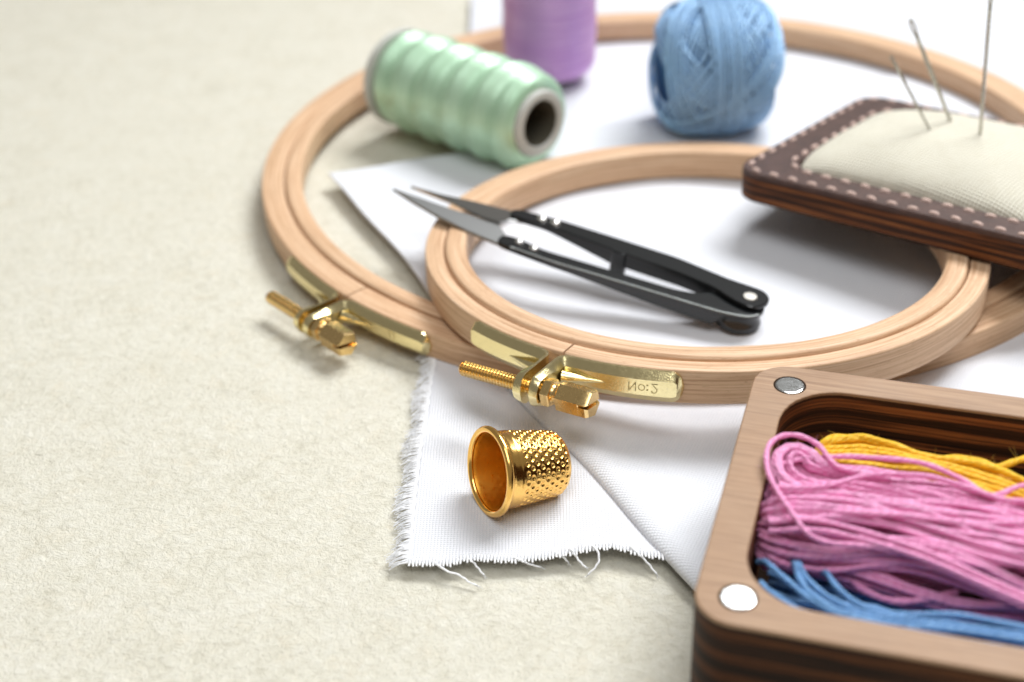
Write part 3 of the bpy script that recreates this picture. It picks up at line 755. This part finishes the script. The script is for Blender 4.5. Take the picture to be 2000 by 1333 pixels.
yel = []
for i in range(36):
    f = i / 35.0; p = rnd.uniform(0, 6.3); jj = rnd.uniform(-.5, .5); z0 = 25.6 - 2.8 * rnd.random() - (0.0 if f < .8 else 1.2)
    pts = []
    for u, rear, front in ((12.5, 50.0, 45.5), (14.5, 53.6, 46.2), (17.5, 55.4, 47.0), (21, 56.2, 47.5), (26.3, 54.6, 47.5), (31.5, 53.0, 47.6), (36, 54.0, 46.4), (40, 54.2, 44.8), (44, 52.6, 43.5), (48, 50.0, 42.6), (56, 47, 41), (63, 46, 40)):
        pts.append((u + jj, front + (rear - front) * f + 0.25 * math.sin(u * .3 + p), z0 + 0.35 * math.sin(u * .25 + p) - 5.5 * math.exp(-((u - 11.5) / 1.6) ** 2)))
    yel.append(pts)
for i in range(14):
    p = rnd.uniform(0, 6.3); v0 = rnd.uniform(44, 52)
    yel.append([(u, v0 + 0.8 * math.sin(u * .2 + p), rnd.uniform(16, 20)) for u in range(13, 62, 7)])
yel.append([(40, 52.5, 23), (44, 54.4, 24), (48, 57.5, 24), (54, 60, 23)])
skein('thread_skein', 'golden yellow floss skein behind the pink one at the back of the open box', M['yellow'], yel, 0.56, 8, 4)

blue = []
for i in range(11):
    f = i / 10.0; p = rnd.uniform(0, 6.3); z0 = 18.5 + 5.0 * f; v0 = 7.6 + 6.6 * ((i * 7) % 11) / 10; a = rnd.uniform(.2, .6)
    blue.append([(u, v0 + a * math.sin(u * .2 + p) + 2.0 * (u > 34) * f - 1.5 * max(0, 26 - u) * .1, z0 - 7.0 * math.exp(-max(0, u - 19) / 4.0) + 0.4 * math.sin(u * .24 + p)) for u in (20, 23, 27, 31, 36, 41, 47, 54, 62)])
for pts in ([(7.4, 23.6, 20.4), (8.5, 22.2, 21.8), (10.2, 20.0, 22.4), (13.2, 17.0, 22.6), (17, 13.6, 22.8), (22, 11.2, 23.2), (30, 10, 23.6), (44, 9.6, 24)],
            [(13.2, 24.6, 20.4), (13.8, 22.8, 22), (14.9, 19.4, 22.8), (17.6, 16.0, 23.1), (21.7, 13.4, 23.3), (27, 12.2, 23.6), (36, 12.6, 24), (48, 13.2, 24)],
            [(12.6, 24.4, 20.2), (13.2, 22.4, 22), (14.2, 18.6, 22.7), (16.6, 14.8, 23.0), (20.7, 12.2, 23.3), (28, 11, 23.6), (38, 11.6, 24), (50, 12, 24)],
            [(17.4, 24.0, 20.0), (18.2, 21.8, 21.8), (20.0, 18.2, 22.5), (23.8, 14.6, 22.9), (29, 13.4, 23.4), (37, 15.0, 23.8), (44, 14.8, 24), (54, 14, 24)],
            [(8.4, 18.6, 20.5), (9.6, 16.2, 21.4), (12.4, 13.6, 22), (18, 10.2, 22.4), (28, 8.6, 23), (40, 8.4, 23.4), (52, 9, 23.4)]):
    blue.append(pts)
for i in range(44):
    p = rnd.uniform(0, 6.3); v0 = rnd.uniform(8.5, 30); sl = rnd.uniform(-.3, .1); z0 = rnd.uniform(9, 14) + 5.0 * rnd.random() * (v0 < 20)
    blue.append([(u, v0 + sl * (u - 25) * (v0 > 12) + 0.9 * math.sin(u * .25 + p), z0 + 0.8 * math.sin(u * .2 + 2 * p)) for u in range(9, 62, 5)])
skein('thread_skein', 'blue floss skein half shaded along the front wall of the open box', M['blue'], blue, 0.52, 8, 4)

# ------------------------------------------------------------------ pincushion
n_l = (-0.002, 0.073, 1.0)
fr = Vector((math.cos(math.radians(-40.2)), math.sin(math.radians(-40.2)), 0))
nl = Vector(n_l).normalized(); fr = (fr - nl * fr.dot(nl)).normalized()
LT = 8.2
pc = empty('pincushion', 'square pincushion with canvas pad, stitched brown leather border and striped plywood base', 'pincushion', (55.4, 322.5, 19.8), basis(fr, nl))
LS = 70.4; LU = 84.0                      # depth and width of the pincushion
BODY = round_rect(0, LU, 0, LS, 7.0, 14)
mb = MB(); b2 = inset(BODY, 0.35)
ring_between(mb, b2, -7.5, BODY, -7.2); ring_between(mb, BODY, -7.2, BODY, -1.35)
n = len(BODY); mb.add(np.column_stack([b2, np.full(n, -7.5)]), [tuple(range(n))[::-1]]); mb.add(np.column_stack([BODY, np.full(n, -1.35)]), [tuple(range(n))])
mb.build('plywood_base', M['ply_lid'], pc, True, 40)
IN = round_rect(11.0, LU - 11.0, 9.6, LS - 9.6, 6.0, 14)
mb = MB(); lo = inset(BODY, 0.1); l2 = inset(BODY, 0.35)
ring_between(mb, lo, -1.34, lo, -0.25); ring_between(mb, lo, -0.25, l2, 0.0); ring_between(mb, l2, 0, inset(IN, -0.4), 0.0); ring_between(mb, inset(IN, -0.4), 0, IN, -0.4); ring_between(mb, IN, -0.4, IN, -1.3)
mb.build('leather_border', M['leather'], pc, True, 45)
def along(P, step, phase=0.0):
    P = np.vstack([P, P[:1]]); L = np.concatenate([[0], np.cumsum(np.linalg.norm(np.diff(P, axis=0), axis=1))])
    nst = int(round(L[-1] / step)); out = []
    for k in range(nst):
        s = (k + phase) * L[-1] / nst
        a = np.array([np.interp(s % L[-1], L, P[:, i]) for i in (0, 1)]); b = np.array([np.interp((s + step * 0.36) % L[-1], L, P[:, i]) for i in (0, 1)])
        out.append((a, b))
    return out
mb = MB()
for ringP, st_ in ((inset(BODY, 1.9), 5.2), (inset(IN, -1.8), 5.2)):
    for a, b in along(ringP, st_):
        c = (a + b) / 2; d = (b - a)
        d = d + np.array([-d[1], d[0]]) * rnd.uniform(-.18, .18)
        P = [(*(c - d * .55), -0.3), (*(c - d * .42), 0.0), (*c, 0.12), (*(c + d * .42), 0.0), (*(c + d * .55), -0.3)]
        tube(mb, smooth_path(P, 9), [.3, .42, .5, .55, .57, .55, .5, .42, .3], 8)
mb.build('stitching', M['stitch'], pc)
g = np.linspace(-1, 1, 90); X, Y = np.meshgrid(g, g, indexing='ij')
sq = lambda a, b: (np.clip(1 - np.abs(a) ** 2.6, 0, 1) * np.clip(1 - np.abs(b) ** 2.6, 0, 1)) ** 0.5
hx_ = LU / 2 - 10.6; hy_ = LS / 2 - 9.2
XX = X * np.sqrt(1 - 0.13 * Y ** 6); YY = Y * np.sqrt(1 - 0.13 * X ** 6)
Z = -1.0 + 8.4 * sq(X, Y) + 0.15 * np.sin(X * 9 + 2 * Y) * np.sin(Y * 8)
PV = np.stack([LU / 2 + XX * hx_, LS / 2 + YY * hy_, Z], -1)
Lu = np.concatenate([np.zeros((1, 90)), np.cumsum(np.linalg.norm(np.diff(PV, axis=0), axis=2), axis=0)]); Lv = np.concatenate([np.zeros((90, 1)), np.cumsum(np.linalg.norm(np.diff(PV, axis=1), axis=2), axis=1)], axis=1)
Lu -= Lu[45:46]; Lv -= Lv[:, 45:46]                        # lengths over the pad, so the weave does not stretch on its slopes
mb = MB(); F, _ = grid_faces(90, 90); lu, lv = Lu.ravel(), Lv.ravel()
mb.add(PV.reshape(-1, 3), F, [[(lu[q], lv[q]) for q in f] for f in F])
mb.build('canvas_pad', M['canvas'], pc)

# needles stuck in the pad
def needle(label, base, tip, r, eye_len, bead=False):
    base = Vector(base); tip = Vector(tip); d = (tip - base); L = d.length; d.normalize()
    root = empty('needle', label, 'needle', base, basis((1, 0.25, 0), d), group=None)
    mb = MB(); Lf = L - eye_len
    zs = np.array([-7, -3, 0, Lf * .5, Lf * .85, Lf]); tube(mb, [(0, 0, z) for z in zs], np.array([0.1, .7, .9, 1, 1, .95]) * r, 12)
    mb.build('shaft', M['needle'], root)
    mb = MB(); w = r * 0.95                                 # eye: a narrow loop
    P = [(w * 0.95 * math.cos(a), 0, Lf - 0.1 + eye_len / 2 + eye_len / 2 * math.sin(a)) for a in np.linspace(-PI / 2, 1.5 * PI, 29)[:-1]]
    tube(mb, P, r * 0.52, 8, closed=True)
    mb.build('eye', M['needle'], root)
    return root
needle('thin short needle leaning left in the pincushion pad, leftmost of three', (105.6, 325.5, 24.4), (92.2, 325.6, 46.5), 0.34, 2.0)
needle('thick darker needle leaning left in the pincushion pad, between the other two', (112.0, 332.4, 24.3), (97.8, 332.6, 52.9), 0.50, 4.2)
needle('tall upright needle standing in the pincushion pad, its top out of view', (115.3, 321.6, 24.8), (112.4, 321.8, 64.5), 0.46, 5.0)

# ------------------------------------------------------------------ thread snips
A0 = Vector((53.74, 279.11, 9.0)); B0 = Vector((-13.71, 304.14, 16.0))
xa = (B0 - A0).normalized(); zn = Vector((xa.y, -xa.x, 0)).cross(xa); zn = zn if zn.z > 0 else -zn
sn = empty('thread_snips', 'black spring thread snips with grey blades resting across the smaller hoop', 'thread snips', A0, basis(xa, zn))
def ccw(P):
    P = np.asarray(P, float); a = np.sum(P[:, 0] * np.roll(P[:, 1], -1) - np.roll(P[:, 0], -1) * P[:, 1])
    return P if a > 0 else P[::-1]
def dense(P, step=1.2):
    P = np.vstack([P, P[:1]]); out = []
    for a, b in zip(P[:-1], P[1:]):
        n = max(1, int(np.linalg.norm(b - a) / step)); out += [a + (b - a) * k / n for k in range(n)]
    return np.array(out)
def soften(P, it=3):
    for _ in range(it): P = 0.25 * np.roll(P, 1, 0) + 0.5 * P + 0.25 * np.roll(P, -1, 0)
    return P
def arc(cx, cy, r, a0, a1, n=12): return [(cx + r * math.cos(math.radians(a0 + (a1 - a0) * k / n)), cy + r * math.sin(math.radians(a0 + (a1 - a0) * k / n))) for k in range(n + 1)]
def fit(P):
    P = np.asarray(P, float); x, y = P[:, 0], P[:, 1]
    return np.column_stack([0.99036 * x + 0.0613 * y - 0.045 - 0.000213 * x * x, 1.0084 * y - 0.0078 - 0.00042 * x - 0.00022 * x * y])
def slab(name, P, ztop, hx, mat, parent, cham=0.3, it=2, grow=0.0):
    P = fit(P); P = soften(dense(ccw(P)), it); h = np.interp(P[:, 0], [a for a, b in hx], [b for a, b in hx])
    if grow: P = inset(P, -grow)
    mb = MB(); prism(mb, P, ztop - h, ztop, cham); return mb.build(name, mat, parent, True, 35)
low = slab('lower_arm', [(61.8, 0.6), (46.3, 3.2), (35.7, 4.3), (20.3, 5.9), (6.5, 7.35)] + arc(0.8, 2.7, 4.75, 80, 262, 18) + [(3.2, -3.2), (7.5, 0.3), (12, 2.6), (16.4, 3.0), (31.8, 1.4), (42.3, 0.2), (50.4, -0.6), (53.2, -1.6), (57.6, -3.2), (62.2, -3.6)], -1.25,
           [(-5, 0.9), (4, 0.9), (6.5, 3.9), (20, 3.4), (36, 2.0), (61, 1.1)], M['gunmetal'], sn, 0.22, 2, 0.2)
upa = slab('upper_arm', [(64.5, -14.3), (60, -14.5), (56.4, -14.1), (52.6, -14.0), (49.2, -13.6), (36.2, -11.6), (20, -9.0), (6.6, -4.9)] + arc(-0.1, 0.5, 4.1, -100, -262, 18) + [(3.9, 2.7), (7.7, 0.0), (17.1, -2.9), (34.6, -6.3), (45.9, -8.9), (52.9, -10.4), (59.4, -10.8), (63.4, -11.1)], 0.0,
           [(-5, 0.95), (6, 0.95), (9.5, 3.4), (34, 4.0), (44, 2.6), (52, 1.5), (64, 1.0)], M['gunmetal'], sn, 0.22, 2, 0.25)
slab('blade', [(97, -14.1), (88.5, -12.55), (79.2, -10.75), (70.1, -9.3), (65.1, -8.7), (63.2, -6.3), (60.5, -3.4), (60.5, 0.1), (62.5, 0.0), (71.2, -2.4), (80.2, -5.8), (89.4, -10.0)], -1.75, [(0, 0.75), (100, 0.75)], M['blade'], low, 0.12, 0)
slab('blade', [(92.8, -15.9), (83.2, -15.2), (75.1, -15.4), (64.4, -14.9), (60, -14.3), (60, -10.9), (63.4, -10.4), (65, -8.4), (70.1, -9.2), (79.1, -12.3)], -0.95, [(0, 0.75), (100, 0.75)], M['blade_polished'], upa, 0.12, 0)
def dome(name, x, y, z, r, h, mat, parent):
    x, y = fit([(x, y)])[0]
    mb = MB(); lathe(mb, [(0.01, z + h)] + [(r * math.sin(a), z + h * math.cos(a)) for a in np.linspace(0.2, PI / 2, 8)] + [(r, z - 0.3)], 28, org=(x, y, 0)); return mb.build(name, mat, parent)
for x, y in ((55.6, -12.6), (51.9, -12.2)): dome('rivet', x, y, 0.0, 1.25, 0.75, M['steel'], upa)
for x, y in ((57.0, -1.9), (52.6, -0.4)): dome('rivet', x, y, -1.25, 1.1, 0.7, M['steel'], low)
mb = MB(); lathe(mb, [(0.01, 0.30), (0.5, 0.22), (0.9, 0.35), (1.15, 0.24), (1.4, 0.34), (1.6, 0.22), (1.65, -0.2)], 32, org=(-0.15, 0.75, 0)); mb.build('pivot_rivet', M['dull_steel'], sn)
mb = MB(); lathe(mb, [(4.9, -1.9), (4.5, -2.5), (4.4, -3.3), (4.7, -4.4), (5.05, -5.3), (4.9, -6.2), (4.2, -6.6), (0.01, -6.6)], 56, org=(1.3, 2.6, 0)); mb.build('spring_housing', M['gunmetal'], sn, True, 50)
mb = MB(); prism(mb, soften(dense(ccw(fit([(31.2, -6.9), (35.2, -7.7), (35.3, -5.4), (31.4, -4.7)])), 0.5), 2), -5.6, 0.15, 0.3); mb.build('stop_tab', M['gunmetal'], upa, True, 40)

# worn upper outer edge of the lower arm; the pale strip paints in its highlight
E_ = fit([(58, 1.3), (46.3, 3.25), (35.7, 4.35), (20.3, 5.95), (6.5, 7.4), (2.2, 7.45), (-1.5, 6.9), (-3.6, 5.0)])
mb = MB(); tube(mb, smooth_path(np.column_stack([E_, np.full(len(E_), -1.36)]), 60), 0.21, 8); mb.build('worn_edge_glint', M['worn_glint'], low)

# ------------------------------------------------------------------ thread cones and yarn ball
def cone_spool(name, label, mat, loc, mat3, L, r0, r1, ridge, twist, amp, core_r, flange, tail=True):
    root = empty(name, label, 'thread spool', loc, mat3)
    n_s_, n_a_ = 150, 120
    s = np.linspace(0, 1, n_s_); a = np.arange(n_a_) * 2 * PI / n_a_
    Sg, Ag = np.meshgrid(s, a, indexing='ij')
    endr = np.clip(1 - (np.clip((0.075 - Sg) / 0.075, 0, 1)) ** 2.2, 0, 1) ** 0.5; endl = np.clip(1 - (np.clip((Sg - 0.87) / 0.13, 0, 1)) ** 2.4, 0, 1) ** 0.5
    R = (r0 + (r1 - r0) * Sg)
    R = R + amp * np.sin(2 * PI * (Sg * L / ridge) + twist * Ag) * np.clip(Sg * 8, 0, 1) * np.clip((1 - Sg) * 8, 0, 1) + 0.4 * amp * np.sin(2 * PI * (Sg * L / ridge) - twist * Ag + 1)
    R = (core_r + 0.2) + (R - core_r - 0.2) * np.minimum(endr, endl)
    V = np.stack([R * np.cos(Ag), R * np.sin(Ag), Sg * L], -1).reshape(-1, 3)
    F, UV = grid_faces(n_s_, n_a_, False, True, list(s * L) + [0], np.linspace(0, 1, n_a_ + 1))
    UV = [tuple((w, l) for l, w in q) for q in UV]
    mb = MB(); mb.add(V, F, UV); mb.build('wound_thread', mat, root)
    mb = MB()
    hole = core_r - 3.0
    lathe(mb, [(hole, -1.2), (hole, L + 0.6), (hole + 0.5, L + 1.3), (core_r - 0.7, L + 1.3), (core_r, L + 0.5), (core_r, -0.4)] + ([(flange, -0.2), (flange + .3, -0.9), (flange + .3, -2.2), (flange - .4, -2.8), (hole, -2.8)] if flange else [(core_r, -1.2)]), 64, 0, 2 * PI, True)
    mb.build('spool_core', M['spool_core'], root, True, 40)
    mb = MB(); lathe(mb, [(0.01, -1.0), (hole - 0.08, -1.0), (hole - 0.08, L + 0.9), (hole - 0.3, L + 0.9), (hole - 0.3, -0.7), (0.01, -0.7)], 48); mb.build('bore_shade_liner', M['bore_shade'], root, True, 40)  # added dark tube and plug, so the bore's shade is in the colour
    return root
gR = Vector((9.6, 363.6, 15.4)); gL = Vector((-29.2, 403.0, 14.2))
gx_ = (gR - gL).normalized()
cone_spool('thread_spool', 'mint green thread spool lying on its side inside the larger hoop', M['green'], gL, basis((0, 0, 1), gx_), (gR - gL).length - 1, 14.3, 13.9, 10.5, 1.0, 0.65, 9.4, 14.0)
cone_spool('thread_spool', 'lilac purple thread spool standing upright at the back behind the green spool', M['purple'], (14.6, 432.0, 63.0), basis((1, 0, 0), (0, 0, -1)), 60, 14.8, 14.4, 14, 2.0, 0.12, 8.0, 15.0)

ball = empty('yarn_ball', 'pale blue cotton yarn ball resting on the cloth behind the smaller hoop', 'yarn ball', (60.2, 389.5, 20.6), basis((1, 0.07, 0.03), (0, 0, 1)))
def barrel(d):
    """radius along unit direction d for a rounded barrel with its axis on local x"""
    ax_, ay_, az_ = 18.3, 19.6, 19.6; p = 3.3
    return (np.abs(d[:, 0] / ax_) ** p + (np.sqrt(d[:, 1] ** 2 + d[:, 2] ** 2) / ay_) ** p) ** (-1 / p)
g1 = np.linspace(0.02, PI - 0.02, 40); g2 = np.arange(48) * 2 * PI / 48
G1, G2 = np.meshgrid(g1, g2, indexing='ij'); D = np.stack([np.cos(G1), np.sin(G1) * np.cos(G2), np.sin(G1) * np.sin(G2)], -1).reshape(-1, 3)
rad = barrel(D) * 0.84; dimple = np.clip((np.abs(D[:, 0]) - 0.80) / 0.2, 0, 1); rad = rad * (1 - 0.22 * dimple)
mb = MB(); F, _ = grid_faces(40, 48, False, True); mb.add(D * rad[:, None], F); mb.build('ball_core', M['ball_core'], ball)
mb = MB()
def wrap(beta, phi, lift, r=0.42, width=0.0, nseg=72):
    """winding loop: a great circle whose plane normal leans beta from the barrel axis"""
    nv = np.array([math.cos(beta), math.sin(beta) * math.cos(phi), math.sin(beta) * math.sin(phi)])
    e1 = np.cross(nv, [0.31, 0.52, 0.79]); e1 /= np.linalg.norm(e1); e2 = np.cross(nv, e1)
    t_ = np.arange(nseg) * 2 * PI / nseg
    d = np.cos(t_)[:, None] * e1 + np.sin(t_)[:, None] * e2 + nv[None] * width
    d /= np.linalg.norm(d, axis=1)[:, None]
    tube(mb, d * (barrel(d) * lift)[:, None], r, 6, closed=True)
for grp in range(11):                                      # criss-cross groups of parallel wraps
    ph = grp * 2.4; be = (0.60, 0.74, 0.90, 0.66)[grp % 4]; nw = 5 + grp % 4
    for k in range(nw): wrap(be + rnd.uniform(-.02, .02), ph + rnd.uniform(-.03, .03), 0.885 + 0.0100 * grp + rnd.uniform(-.008, .008), 0.40, (k - nw / 2) * 0.064 + rnd.uniform(-.008, .008))
for k in range(11): wrap(0.05 + rnd.uniform(-.015, .015), 0.3, 1.0 + 0.008 * math.sin(k * 1.7), 0.37, (k - 6.0) * 0.047 + 0.02)
mb.build('wound_yarn', M['ball'], ball)
